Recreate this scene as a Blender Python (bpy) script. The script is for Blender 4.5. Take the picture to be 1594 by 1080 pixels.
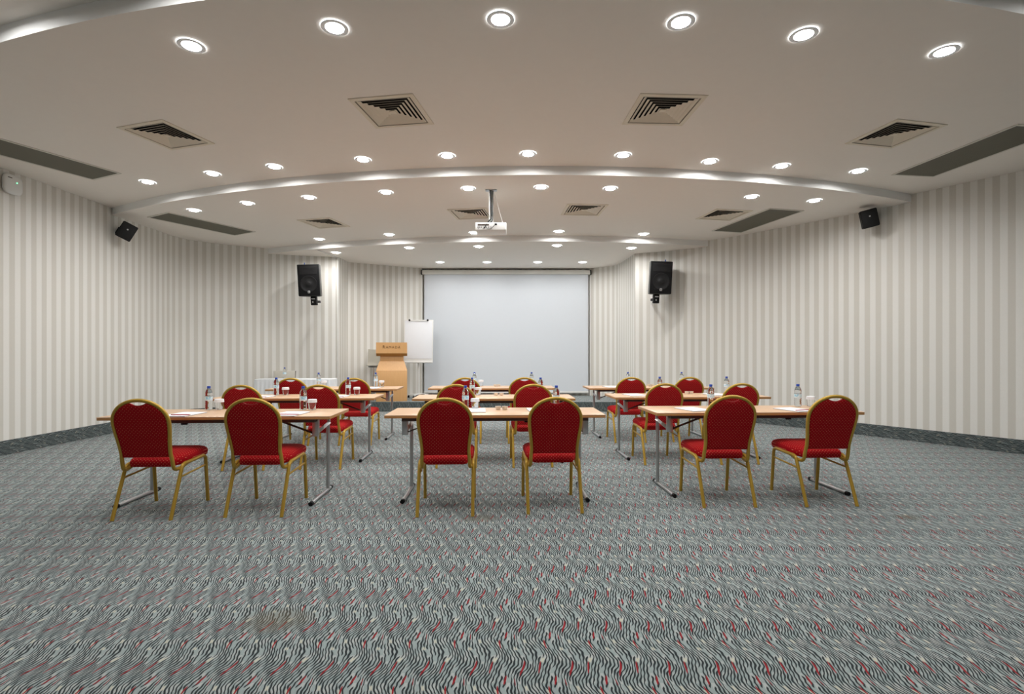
import bpy, bmesh, math, random
from mathutils import Vector, Matrix
PI = math.pi
for o in list(bpy.data.objects): bpy.data.objects.remove(o, do_unlink=True)
S = bpy.context.scene
C = S.collection
# ---------------------------------------------------------------- camera, world, exposure
CAM_H, FPX, CX, HY = 1.278, 800.0, 797.0, 548.0
cd = bpy.data.cameras.new('camera'); cam = bpy.data.objects.new('camera', cd); C.objects.link(cam)
cam.location = (0, 0, CAM_H); cam.rotation_euler = (PI/2, 0, 0)
cd.sensor_width = 36; cd.lens = 36*FPX/1594; cd.shift_y = (HY-540)/1594
cd.clip_start = 0.05; cd.clip_end = 100
S.camera = cam
w = bpy.data.worlds.new('world'); S.world = w; w.use_nodes = True
w.node_tree.nodes['Background'].inputs[0].default_value = (0.02, 0.02, 0.02, 1)
w.node_tree.nodes['Background'].inputs[1].default_value = 0.2
S.view_settings.view_transform = 'Standard'; S.view_settings.look = 'None'
S.view_settings.gamma = 1.0; S.view_settings.use_curve_mapping = False
S.view_settings.exposure = 0.0
LAMP = 308.0                      # radiance of the recessed downlights
LAMP_COL = (1.0, 0.99, 0.975)
# room levels
Z0, Z1, Z2, Z3 = 3.67, 3.55, 3.44, 3.33
STAGE = 0.2075

def at(px, py, z):                # the point at height z seen at a pixel of the photograph
    d = (z-CAM_H)*FPX/(HY-py)
    return Vector(((px-CX)/FPX*d, d, z))
def atY(px, py, Y): return Vector(((px-CX)/FPX*Y, Y, CAM_H+(HY-py)/FPX*Y))

# ---------------------------------------------------------------- material helpers
class NT:
    def __init__(s, name):
        s.m = bpy.data.materials.new(name); s.m.use_nodes = True
        s.t = s.m.node_tree; s.b = s.t.nodes['Principled BSDF']
    def n(s, t, **k):
        x = s.t.nodes.new(t)
        for a, b in k.items(): setattr(x, a, b)
        return x
    def put(s, sock, v):
        if isinstance(v, bpy.types.NodeSocket): s.t.links.new(v, sock)
        else: sock.default_value = v
    def ma(s, op, a, b=0.0, c=0.0):
        x = s.n('ShaderNodeMath', operation=op)
        s.put(x.inputs[0], a); s.put(x.inputs[1], b); s.put(x.inputs[2], c)
        return x.outputs[0]
    def mix(s, f, a, b):
        x = s.n('ShaderNodeMix', data_type='RGBA')
        s.put(x.inputs[0], f)
        s.put(x.inputs[6], a if isinstance(a, bpy.types.NodeSocket) else (*a, 1))
        s.put(x.inputs[7], b if isinstance(b, bpy.types.NodeSocket) else (*b, 1))
        return x.outputs[2]
    def uv(s):
        x = s.n('ShaderNodeUVMap'); y = s.n('ShaderNodeSeparateXYZ'); s.t.links.new(x.outputs[0], y.inputs[0])
        return y.outputs[0], y.outputs[1]
    def obj(s):
        x = s.n('ShaderNodeTexCoord'); return x.outputs['Object']
    def sep(s, v):
        y = s.n('ShaderNodeSeparateXYZ'); s.t.links.new(v, y.inputs[0]); return y.outputs
    def comb(s, x, y, z):
        k = s.n('ShaderNodeCombineXYZ'); s.put(k.inputs[0], x); s.put(k.inputs[1], y); s.put(k.inputs[2], z); return k.outputs[0]
    def noise(s, vec, scale, detail=2.0, w=None):
        k = s.n('ShaderNodeTexNoise', noise_dimensions='4D' if w is not None else '3D')
        s.t.links.new(vec, k.inputs['Vector'])
        if w is not None: s.put(k.inputs['W'], w)
        k.inputs['Scale'].default_value = scale; k.inputs['Detail'].default_value = detail
        return k.outputs['Fac']
    def set(s, **k):
        for a, v in k.items():
            sock = s.b.inputs[a.replace('_', ' ')]
            s.put(sock, (*v, 1) if isinstance(v, tuple) and len(v) == 3 else v)
        return s.m
    def bump(s, h, strength=0.2, dist=0.01):
        k = s.n('ShaderNodeBump'); s.t.links.new(h, k.inputs['Height'])
        k.inputs['Strength'].default_value = strength; k.inputs['Distance'].default_value = dist
        s.t.links.new(k.outputs[0], s.b.inputs['Normal'])

def plain(name, col, rough=0.5, metal=0.0, var=0.06, **k):
    m = NT(name); n = m.noise(m.obj(), 14.0, 3.0)
    f = m.ma('MULTIPLY_ADD', n, 1.0, 0.0)
    c = m.mix(f, tuple(x*(1-var) for x in col), tuple(min(1, x*(1+var)) for x in col))
    m.set(Base_Color=c, Roughness=rough, Metallic=metal, **k)
    return m.m

def carpet(name, dark=1.0, lite=1.0):
    m = NT(name); U, V = m.uv()
    u = m.ma('DIVIDE', U, 0.1975); v = m.ma('DIVIDE', V, 0.317)
    A, Mu, Sb = (lambda *x: x[0] if len(x) == 1 else m.ma('ADD', x[0], A(*x[1:]))), (lambda x, y: m.ma('MULTIPLY', x, y)), (lambda x, y: m.ma('SUBTRACT', x, y))
    def sn(*terms): return m.ma('SINE', Mu(A(*terms), 2*PI))
    def cl(x, hi=1.0): return m.ma('MINIMUM', m.ma('MAXIMUM', x, 0.0), hi)
    warp = A(Mu(sn(v, 0.0), 0.085), Mu(sn(Mu(v, 2.0), u, 0.3), 0.022), Mu(sn(u, Mu(v, -1.0), 0.1), 0.018), Mu(sn(Mu(u, 2.0), v, 0.55), 0.008))
    ph = Mu(A(u, warp), 15.0)
    k = m.ma('FLOOR', ph); t = Sb(ph, k)                # yarn line number and place across it
    km = Sb(k, Mu(m.ma('FLOOR', m.ma('DIVIDE', A(k, 0.5), 15.0)), 15.0))
    h = m.ma('FRACT', m.ma('ABSOLUTE', Mu(m.ma('SINE', A(Mu(km, 12.9898), 1.7)), 43758.5453)))
    seg = A(Mu(sn(v, Mu(h, 7.0)), 0.85), Mu(sn(Mu(v, 2.0), Mu(h, 13.0)), 0.55))
    seg2 = A(sn(Mu(v, 2.0), Mu(h, 5.3)), Mu(sn(Mu(v, 3.0), Mu(h, -9.0)), 0.8))
    thr = Mu(A(Mu(sn(Mu(v, 2.0), Mu(u, 3.0)), 0.12), 0.50), cl(Mu(Sb(1.05, seg), 3.0)))
    wig = Mu(sn(Mu(v, 7.0), Mu(h, 3.0)), 0.10)
    line = m.ma('LESS_THAN', m.ma('ABSOLUTE', Sb(A(t, wig), 0.5)), Mu(thr, 0.5))
    cream = Mu(Mu(m.ma('GREATER_THAN', seg, 0.95), m.ma('GREATER_THAN', h, 0.35)), m.ma('LESS_THAN', m.ma('ABSOLUTE', Sb(t, 0.5)), cl(Mu(Sb(seg, 0.8), 3.0), 0.5)))
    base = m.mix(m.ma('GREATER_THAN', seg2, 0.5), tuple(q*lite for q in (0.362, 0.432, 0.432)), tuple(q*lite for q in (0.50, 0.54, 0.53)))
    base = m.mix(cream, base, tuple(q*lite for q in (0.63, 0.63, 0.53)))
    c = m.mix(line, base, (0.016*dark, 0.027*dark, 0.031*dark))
    rd = None
    for u0, v0, wd, ln, lean in ((0.20, 0.56, 0.022, 0.16, -0.12), (0.56, 0.58, 0.020, 0.13, -0.1), (0.88, 0.32, 0.020, 0.09, -0.2), (0.75, 0.10, 0.018, 0.11, 0.0), (0.08, 0.28, 0.010, 0.07, 0.1)):
        dv = Sb(m.ma('FRACT', A(v, 0.5-v0)), 0.5)
        du = Sb(m.ma('FRACT', A(u, Mu(warp, 0.4), Mu(dv, lean), 0.5-u0)), 0.5)
        q = A(m.ma('POWER', m.ma('ABSOLUTE', m.ma('DIVIDE', du, wd)), 2.0), m.ma('POWER', m.ma('ABSOLUTE', m.ma('DIVIDE', dv, ln)), 2.0))
        kk = m.ma('LESS_THAN', q, 1.0); rd = kk if rd is None else m.ma('MAXIMUM', rd, kk)
    if lite == 1.0: c = m.mix(rd, c, (0.34, 0.010, 0.018))
    o = m.obj(); nn = m.noise(o, 900.0, 1.0)
    c2 = m.n('ShaderNodeMix', data_type='RGBA', blend_type='MULTIPLY'); c2.inputs[0].default_value = 0.35
    m.t.links.new(c, c2.inputs[6])
    m.put(c2.inputs[7], m.mix(nn, (0.45, 0.45, 0.45), (1.0, 1.0, 1.0)))
    col = c2.outputs[2]
    if name == 'carpet':           # spilled-drink stains on the floor
        x, y, z = m.sep(o)
        for sx, sy, r in ((-1.12, 2.45, 0.20), (3.07, 3.98, 0.12), (-0.25, 3.95, 0.16)):
            d = m.ma('ADD', m.ma('POWER', m.ma('ABSOLUTE', m.ma('SUBTRACT', x, sx)), 2.0), m.ma('POWER', m.ma('ABSOLUTE', m.ma('MULTIPLY', m.ma('SUBTRACT', y, sy), 1.5)), 2.0))
            f = m.ma('MULTIPLY', m.ma('MAXIMUM', m.ma('SUBTRACT', 1.0, m.ma('DIVIDE', d, r*r)), 0.0), 0.45)
            col = m.mix(f, col, (0.13, 0.10, 0.05))
    m.bump(nn, 0.5, 0.004)
    m.set(Base_Color=col, Roughness=0.95, Sheen_Weight=0.10*lite, Sheen_Roughness=0.5, Specular_IOR_Level=0.15)
    return m.m

def wallpaper():
    m = NT('striped_wallpaper'); U, V = m.uv()
    t = m.ma('FRACT', m.ma('DIVIDE', U, 0.148))
    f = m.ma('LESS_THAN', t, 0.5)
    fine = m.ma('MULTIPLY', m.ma('SINE', m.ma('MULTIPLY', U, 2*PI/0.0082)), 0.5)
    n = m.noise(m.obj(), 60.0, 2.0)
    a = m.mix(n, (0.80, 0.785, 0.745), (0.84, 0.825, 0.785))
    b = m.mix(n, (0.635, 0.61, 0.555), (0.675, 0.65, 0.59))
    b = m.mix(m.ma('MULTIPLY_ADD', fine, 0.25, 0.12), b, (0.70, 0.67, 0.61))
    m.set(Base_Color=m.mix(f, a, b), Roughness=m.ma('MULTIPLY_ADD', f, -0.15, 0.6))
    return m.m

def wood(name, a, b, scale=1.0, rough=0.35):
    m = NT(name); o = m.n('ShaderNodeMapping'); m.t.links.new(m.obj(), o.inputs[0])
    o.inputs['Scale'].default_value = (1.2*scale, 14*scale, 14*scale)
    n = m.noise(o.outputs[0], 3.0, 5.0)
    m.set(Base_Color=m.mix(n, a, b), Roughness=rough); return m.m
def wood_up(name, a, b):
    m = NT(name); o = m.n('ShaderNodeMapping'); m.t.links.new(m.obj(), o.inputs[0])
    o.inputs['Scale'].default_value = (14, 14, 1.2)
    n = m.noise(o.outputs[0], 3.0, 5.0)
    m.set(Base_Color=m.mix(n, a, b), Roughness=0.4); return m.m

def red_fabric():
    m = NT('red_dotted_fabric'); x, y, z = m.sep(m.obj())
    zz = m.ma('ADD', z, m.ma('MULTIPLY', y, 0.0))
    P = 0.027
    def dots(a, b):
        p = m.ma('SUBTRACT', m.ma('FRACT', m.ma('DIVIDE', m.ma('ADD', a, b), P)), 0.5)
        q = m.ma('SUBTRACT', m.ma('FRACT', m.ma('DIVIDE', m.ma('SUBTRACT', a, b), P)), 0.5)
        return m.ma('LESS_THAN', m.ma('ADD', m.ma('MULTIPLY', p, p), m.ma('MULTIPLY', q, q)), 0.015)
    g = m.n('ShaderNodeNewGeometry'); nx = m.n('ShaderNodeVectorTransform', vector_type='NORMAL', convert_from='WORLD', convert_to='OBJECT')
    m.t.links.new(g.outputs['Normal'], nx.inputs[0]); s = m.sep(nx.outputs[0])
    up = m.ma('GREATER_THAN', m.ma('ABSOLUTE', s[2]), 0.6)
    mm = m.n('ShaderNodeMix', data_type='FLOAT'); m.t.links.new(up, mm.inputs[0]); m.t.links.new(dots(x, zz), mm.inputs[2]); m.t.links.new(dots(x, y), mm.inputs[3])
    n = m.noise(m.obj(), 220.0, 2.0)
    c = m.mix(n, (0.32, 0.0015, 0.005), (0.45, 0.003, 0.010))
    m.bump(n, 0.3, 0.002)
    m.set(Base_Color=m.mix(mm.outputs[0], c, (0.72, 0.24, 0.13)), Roughness=0.85, Sheen_Weight=0.03, Sheen_Roughness=0.4, Specular_IOR_Level=0.2)
    m.b.inputs['Sheen Tint'].default_value = (1, 0.25, 0.2, 1)
    return m.m

def glassy(name, ior, col=(1, 1, 1), rough=0.0):
    m = NT(name); m.set(Base_Color=col, Roughness=rough, IOR=ior, Transmission_Weight=1.0); return m.m
def emit(name, col, st):
    m = NT(name); m.set(Base_Color=(0.9, 0.9, 0.9), Emission_Color=col, Emission_Strength=st); return m.m
def mesh_grille():
    m = NT('grille_mesh'); x, y, z = m.sep(m.obj())
    a = m.ma('SUBTRACT', m.ma('FRACT', m.ma('DIVIDE', x, 0.012)), 0.5); b = m.ma('SUBTRACT', m.ma('FRACT', m.ma('DIVIDE', y, 0.012)), 0.5)
    f = m.ma('LESS_THAN', m.ma('ADD', m.ma('MULTIPLY', a, a), m.ma('MULTIPLY', b, b)), 0.09)
    n = m.noise(m.obj(), 3.0, 2.0)
    m.set(Base_Color=m.mix(f, m.mix(n, (0.16, 0.15, 0.11), (0.19, 0.18, 0.135)), (0.06, 0.055, 0.04)), Roughness=0.7); return m.m
def bottle_label():
    m = NT('bottle_label'); x, y, z = m.sep(m.obj())
    n = m.noise(m.obj(), 60.0, 1.0)
    band = m.ma('LESS_THAN', m.ma('ABSOLUTE', m.ma('SUBTRACT', z, 0.108)), 0.011)
    c = m.mix(m.ma('GREATER_THAN', n, 0.52), (0.30, 0.62, 0.80), (0.72, 0.86, 0.92))
    m.set(Base_Color=m.mix(band, (0.75, 0.82, 0.86), c), Roughness=0.4); return m.m

M = dict(
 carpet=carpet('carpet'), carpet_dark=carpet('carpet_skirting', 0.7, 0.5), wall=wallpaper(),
 ceil=plain('ceiling_paint', (0.91, 0.85, 0.785), 0.8, var=0.015), riser=plain('riser_paint', (0.88, 0.88, 0.87), 0.7, var=0.01),
 white=plain('white_plastic', (0.80, 0.80, 0.78), 0.4, var=0.02), trimw=plain('trim_white', (0.80, 0.79, 0.75), 0.5, var=0.02),
 ring=emit('lamp_trim', (0.93, 0.97, 1.0), 0.06),
 vent=plain('vent_cream', (0.80, 0.72, 0.59), 0.5, var=0.03), duct=plain('duct_black', (0.010, 0.009, 0.008), 0.9),
 frame=plain('grille_frame', (0.70, 0.66, 0.59), 0.5), grille=mesh_grille(),
 halo_glow=emit('added_halo_glow', (0.93, 0.97, 1.0), 6.0), lamp=emit('lamp_diffuser', LAMP_COL, LAMP),  # edge emission is added, standing in for bloom around the lamps
 gold=plain('gold_paint', (0.50, 0.315, 0.045), 0.38, 0.35, var=0.06), red=red_fabric(),
 piping=plain('red_piping', (0.46, 0.02, 0.02), 0.5),
 beech=wood('beech_top', (0.61, 0.39, 0.23), (0.69, 0.465, 0.295), 1.0, 0.32), edge=wood('beech_edge', (0.50, 0.24, 0.08), (0.58, 0.30, 0.11), 1.0, 0.4),
 podium=wood_up('podium_beech', (0.66, 0.36, 0.145), (0.76, 0.44, 0.19)), podium_lo=wood_up('podium_edge', (0.40, 0.18, 0.035), (0.46, 0.21, 0.05)),
 letter=plain('letter_bronze', (0.20, 0.095, 0.03), 0.4, 0.3),
 steel=plain('grey_steel', (0.50, 0.51, 0.52), 0.3, 0.85, var=0.04), dsteel=plain('dark_steel', (0.075, 0.055, 0.045), 0.5, 0.3), black=plain('black_plastic', (0.006, 0.006, 0.007), 0.65, Specular_IOR_Level=0.25),
 blackg=plain('black_grille', (0.014, 0.014, 0.015), 0.55, Specular_IOR_Level=0.3), sidegrey=plain('speaker_shell', (0.075, 0.075, 0.072), 0.55),
 water=glassy('bottled_water', 1.33, (0.97, 0.99, 1.0)), glass=glassy('tumbler_glass', 1.45), cap=plain('blue_cap', (0.02, 0.07, 0.42), 0.4), label=bottle_label(),
 paper=plain('paper', (0.85, 0.87, 0.91), 0.8, var=0.01), pencil=plain('red_pencil', (0.42, 0.02, 0.035), 0.4), board=plain('pad_board', (0.30, 0.31, 0.33), 0.8),
 screen=plain('screen_fabric', (0.70, 0.74, 0.79), 0.85, var=0.01), cloth=plain('white_cloth', (0.78, 0.80, 0.82), 0.85, var=0.02),
 cream=plain('cream_plastic', (0.72, 0.69, 0.61), 0.5, var=0.02), chrome=plain('chrome', (0.7, 0.7, 0.7), 0.15, 1.0), bowl=plain('bowl_ceramic', (0.80, 0.76, 0.69), 0.3),
 candy=plain('sweet', (0.55, 0.28, 0.14), 0.5), led=emit('green_led', (0.1, 1.0, 0.4), 4.0), blueplug=plain('blue_plug', (0.02, 0.10, 0.45), 0.4), badge=plain('silver_badge', (0.62, 0.62, 0.62), 0.35, 0.3),
)

# ---------------------------------------------------------------- mesh helpers
def nb(): return bmesh.new()
def box(bm, c, s, bev=0.0, rot=None, seg=2):
    r = bmesh.ops.create_cube(bm, size=1.0); vs = r['verts']
    bmesh.ops.scale(bm, vec=s, verts=vs)
    if bev > 0:
        es = list({e for v in vs for e in v.link_edges})
        rr = bmesh.ops.bevel(bm, geom=es, offset=bev, segments=seg, affect='EDGES', profile=0.5)
        vs = list({v for f in rr['faces'] for v in f.verts} | {v for v in vs if v.is_valid})
    if rot is not None: bmesh.ops.rotate(bm, cent=(0, 0, 0), matrix=rot, verts=vs)
    bmesh.ops.translate(bm, vec=c, verts=vs)
    return vs
def tube(bm, pts, r, n=10, cap=True, closed=False):
    pts = [Vector(p) for p in pts]; rings = []; prev = None
    L = len(pts)
    for i, p in enumerate(pts):
        if closed: t = (pts[(i+1) % L]-pts[i-1])
        else: t = (pts[min(i+1, L-1)]-pts[max(i-1, 0)])
        t.normalize()
        if prev is None:
            a = Vector((0, 0, 1)) if abs(t.z) < 0.9 else Vector((1, 0, 0))
            nrm = t.cross(a).normalized()
        else:
            nrm = (prev - t*prev.dot(t)).normalized()
        prev = nrm; bi = t.cross(nrm)
        rr = r[i] if isinstance(r, (list, tuple)) else r
        rings.append([bm.verts.new(p+nrm*(rr*math.cos(2*PI*k/n))+bi*(rr*math.sin(2*PI*k/n))) for k in range(n)])
    rng = range(L) if closed else range(L-1)
    for i in rng:
        A, B = rings[i], rings[(i+1) % L]
        for k in range(n): bm.faces.new((A[k], A[(k+1) % n], B[(k+1) % n], B[k]))
    if cap and not closed:
        bm.faces.new(rings[0][::-1]); bm.faces.new(rings[-1])
def lathe(bm, prof, n=24, c=(0, 0, 0), axis=None):
    rings = []; c = Vector(c)
    for r, z in prof:
        if r < 1e-6: rings.append([bm.verts.new(c+Vector((0, 0, z)))])
        else: rings.append([bm.verts.new(c+Vector((r*math.cos(2*PI*k/n), r*math.sin(2*PI*k/n), z))) for k in range(n)])
    for A, B in zip(rings, rings[1:]):
        for k in range(n):
            k2 = (k+1) % n
            if len(A) == 1 and len(B) == 1: continue
            if len(A) == 1: bm.faces.new((A[0], B[k2], B[k]))
            elif len(B) == 1: bm.faces.new((A[k], A[k2], B[0]))
            else: bm.faces.new((A[k], A[k2], B[k2], B[k]))
def prism(bm, pts, vec):
    A = [bm.verts.new(p) for p in pts]; B = [bm.verts.new(Vector(p)+Vector(vec)) for p in pts]; n = len(pts)
    bm.faces.new(A[::-1]); bm.faces.new(B)
    for k in range(n): bm.faces.new((A[k], A[(k+1) % n], B[(k+1) % n], B[k]))
def rrect(w, d, r, n=6, cx=0, cy=0):
    o = []
    for sx, sy, a0 in ((1, 1, 0), (-1, 1, PI/2), (-1, -1, PI), (1, -1, 1.5*PI)):
        for k in range(n+1):
            a = a0+PI/2*k/n
            o.append((cx+sx*(w/2-r)+r*math.cos(a), cy+sy*(d/2-r)+r*math.sin(a)))
    return o
def pad(bm, outline, mp, prof):
    """outline 2-D; prof = [(inset, height)], mp(u, v, h) -> 3-D; closed cushion with a fan of its own at each end"""
    cx = sum(p[0] for p in outline)/len(outline); cy = sum(p[1] for p in outline)/len(outline)
    n = len(outline); rings = []
    ex = max(abs(p[0]-cx) for p in outline); ey = max(abs(p[1]-cy) for p in outline)
    for ins, h in prof:
        rings.append([bm.verts.new(mp(cx+(x-cx)*(1-ins/ex), cy+(y-cy)*(1-ins/ey), h)) for x, y in outline])
    for A, B in zip(rings, rings[1:]):
        for k in range(n): bm.faces.new((A[k], A[(k+1) % n], B[(k+1) % n], B[k]))
    bm.faces.new(rings[0][::-1]); bm.faces.new(rings[-1])
def crom(pts, k=6):
    out = []; P = [Vector(p) for p in pts]
    for i in range(len(P)-1):
        a, b, c, d = P[max(i-1, 0)], P[i], P[i+1], P[min(i+2, len(P)-1)]
        for j in range(k):
            t = j/k
            out.append(0.5*((2*b)+(c-a)*t+(2*a-5*b+4*c-d)*t*t+(3*b-a-3*c+d)*t**3))
    out.append(P[-1]); return out
def obj(name, bm, mat, parent=None, ang=35, loc=None, rot=None, recalc=True):
    if recalc: bmesh.ops.recalc_face_normals(bm, faces=bm.faces)
    me = bpy.data.meshes.new(name); bm.to_mesh(me); bm.free()
    me.shade_smooth(); me.set_sharp_from_angle(angle=math.radians(ang))
    me.materials.append(M[mat] if isinstance(mat, str) else mat)
    o = bpy.data.objects.new(name, me); C.objects.link(o)
    if parent: o.parent = parent
    if loc is not None: o.location = loc
    if rot is not None: o.rotation_euler = rot
    return o
def tag(o, label, cat, group=None):
    o['label'] = label; o['category'] = cat
    if group: o['group'] = group
    return o
def thing(name, label, cat, loc=(0, 0, 0), rz=0, group=None, rot=None):
    o = bpy.data.objects.new(name, None); C.objects.link(o); o.empty_display_size = 0.1
    o.location = loc; o.rotation_euler = rot if rot is not None else (0, 0, rz)
    return tag(o, label, cat, group)
def struct(name, bm, mat, ang=35, **k):
    o = obj(name, bm, mat, ang=ang, **k); o['kind'] = 'structure'; return o
def dup(root, loc, rz, label, group=None):
    r = root.copy(); C.objects.link(r); r.location = loc; r.rotation_euler = (0, 0, rz); r['label'] = label
    if group: r['group'] = group
    for ch in list(root.children):
        c = ch.copy(); C.objects.link(c); c.parent = r
        for g in list(ch.children):
            d = g.copy(); C.objects.link(d); d.parent = c
    return r
class Kind:
    """first use places the built one, later uses copies of it"""
    def __init__(s, root): s.root = root; s.used = False
    def put(s, loc, rz, label, group=None):
        if not s.used:
            s.used = True; r = s.root; r.location = loc; r.rotation_euler = (0, 0, rz); r['label'] = label
            if group: r['group'] = group
            return r
        return dup(s.root, loc, rz, label, group)

# ---------------------------------------------------------------- room shell
def uvface(bm, vs, uvs):
    lay = bm.loops.layers.uv.verify(); f = bm.faces.new(vs)
    for l, q in zip(f.loops, uvs): l[lay].uv = q
    return f
def strip(bm, line, za, zb, swap=False, flip=False, s0=0.0):
    """vertical strip along a plan polyline, UV = (arc length, height) in metres"""
    s = s0; prev = None
    for p in line:
        p = Vector((p[0], p[1], 0))
        if prev is not None: s += (p-prev[0]).length
        a = bm.verts.new((p.x, p.y, za)); b = bm.verts.new((p.x, p.y, zb))
        if prev is not None:
            q, pa, pb, ps = prev
            uv = [(ps, za), (s, za), (s, zb), (ps, zb)]
            if swap: uv = [(y, x) for x, y in uv]
            uvface(bm, (pa, a, b, pb), uv)
        prev = (p, a, b, s)
def at2(px, py, z): p = at(px, py, z); return (p.x, p.y)
cornL = at2(527, 400.2, Z3); cornL2 = at2(541.6, 408, Z3); cornR = at2(988.4, 394.7, Z3); cornR2 = at2(965.7, 409.6, Z3)
YB = 12.72
left_curve = crom([(-6.3, 9.2, 0), (-6.29, 9.7, 0), (-6.0, 10.15, 0), (-5.28, 10.62, 0), (-4.5, 10.92, 0), (cornL[0], cornL[1], 0)], 6)
left_line = [(-6.3, -3.6), (-6.3, 3.0), (-6.3, 6.0), (-6.3, 8.0)] + [(p.x, p.y) for p in left_curve]
alc_left = [cornL, cornL2] + [(p.x, p.y) for p in crom([(cornL2[0], cornL2[1], 0), (-2.93, 12.2, 0), (-2.20, 12.62, 0)], 6)][1:] + [(-2.20, YB)]
right_curve = crom([(cornR[0], cornR[1], 0), (3.15, 10.45, 0), (3.85, 9.92, 0), (4.6, 9.05, 0), (5.22, 8.22, 0), (5.8, 7.33, 0), (6.35, 6.49, 0), (7.2, 5.2, 0), (8.0, 3.9, 0), (8.5, 2.6, 0), (8.6, 1.0, 0)], 6)
right_line = [(p.x, p.y) for p in right_curve] + [(8.6, -3.6)]
alc_right = [(1.91, YB), (1.91, 12.64)] + [(p.x, p.y) for p in crom([(1.91, 12.64, 0), (cornR2[0]-0.1, 12.2, 0), (cornR2[0], cornR2[1], 0)], 6)][1:] + [cornR]
WT = 3.72
bm = nb(); strip(bm, left_line + alc_left[1:], 0, WT, s0=0.0245); struct('wall_left', bm, 'wall', recalc=False)
bm = nb(); strip(bm, alc_right[:-1] + right_line, 0, WT, s0=0.03); struct('wall_right', bm, 'wall', recalc=False)
bm = nb(); strip(bm, [alc_left[-1], alc_right[0]], 0, WT); struct('wall_front', bm, 'wall', recalc=False)
bm = nb(); strip(bm, [right_line[-1], (-6.3, -3.6)], 0, WT); struct('wall_rear', bm, 'wall', recalc=False)
# floor and stage
def flat(name, pts, z, mat):
    bm = nb(); uvface(bm, [bm.verts.new((x, y, z)) for x, y in pts], pts); return struct(name, bm, mat, recalc=False)
flat('floor', [(-7, -4.2), (9.4, -4.2), (9.4, 13.2), (-7, 13.2)], 0.0, 'carpet')
SY = 11.05
bm = nb(); sx0, sx1 = cornL[0]-0.02, cornR[0]-0.02
pts = [(sx0, SY), (sx1, SY), (sx1, YB+0.05), (sx0, YB+0.05)]
uvface(bm, [bm.verts.new((x, y, STAGE)) for x, y in pts], pts)
strip(bm, [(sx0, SY), (sx1, SY)], 0, STAGE)
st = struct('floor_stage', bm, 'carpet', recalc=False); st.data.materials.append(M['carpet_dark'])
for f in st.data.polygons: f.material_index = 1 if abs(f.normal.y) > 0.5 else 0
# carpeted skirting boards, returned onto the wall at the top
def skirting(name, line, h, inward):
    bm = nb(); off = []
    for i, p in enumerate(line):
        a = Vector(line[max(i-1, 0)]); b = Vector(line[min(i+1, len(line)-1)]); t = (b-a).normalized()
        off.append((p[0]+inward*t.y*0.014, p[1]-inward*t.x*0.014))
    strip(bm, off, 0, h, swap=True); lay = bm.loops.layers.uv.verify(); s = 0
    for i in range(len(line)-1):
        l = (Vector(line[i+1])-Vector(line[i])).length
        vs = [bm.verts.new((*off[i], h)), bm.verts.new((*off[i+1], h)), bm.verts.new((*line[i+1], h)), bm.verts.new((*line[i], h))]
        uvface(bm, vs, [(h, s), (h, s+l), (h+.014, s+l), (h+.014, s)]); s += l
    struct(name, bm, 'carpet_dark', recalc=False)
skirting('baseboard_left', left_line, 0.18, 1)
skirting('baseboard_right', right_line, 0.18, 1)
# stepped ceiling: four levels meeting at concentric arcs
def arc(y0, x0=0.4, R=13.2, xa=-7.0, xb=9.4, n=64):
    o = []
    for k in range(n+1):
        x = xa+(xb-xa)*k/n; o.append((x, y0+R-math.sqrt(R*R-(x-x0)**2)))
    return o
ARC = {1: arc(3.10), 2: arc(6.27), 3: arc(9.52)}
LIGHT_R = 0.080
lights = []                                     # (x, y, z, label)
def ordn(i): return ['first', 'second', 'third', 'fourth', 'fifth', 'sixth', 'seventh', 'eighth', 'ninth', 'tenth'][i]
def lrow(px, z, text):
    for i, q in enumerate(px):
        p = at(q[0], q[1], z); lights.append((p.x, p.y, z, 'recessed downlight %s from left in the %s' % (ordn(i), text)))
lrow([(298, 70), (521, 42), (779, 29), (1060, 33), (1251, 53), (1470, 79)], Z1, 'nearest row of six')
lrow([(230, 283), (331, 270), (427, 259), (565, 248), (696, 242), (822, 239), (970, 241), (1105, 251), (1217, 258), (1336, 266)], Z1, 'row of ten before the wide step')
lrow([(302, 327), (385, 316), (481, 307), (601, 299), (729, 293), (842, 291), (950, 293), (1170, 306), (1268, 312)], Z2, 'row of nine beyond the wide step')
lrow([(497, 372), (606, 365), (738, 362), (870, 360), (1002, 364)], Z2, 'row of five level with the projector')
lrow([(523, 393), (637, 385.5), (745, 383.5), (867, 382), (983, 386)], Z3, 'row of five beyond the far step')
lrow([(685, 408), (758, 408), (837, 408), (907, 408)], Z3, 'farthest row of four')
back = []
for i, x in enumerate((-5.2, -3.6, -2.1, -0.6, 0.9, 2.4, 3.9, 5.5)):
    back.append((x, 2.72+(x-0.4)**2/26.4))
for i, (x, y) in enumerate(back):
    lights.append((x, y, Z0, 'recessed downlight behind the near ceiling step, beyond the top of the photo'))
k1 = (Z1-CAM_H)/2.262; k2 = (Z2-CAM_H)/2.142
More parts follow.
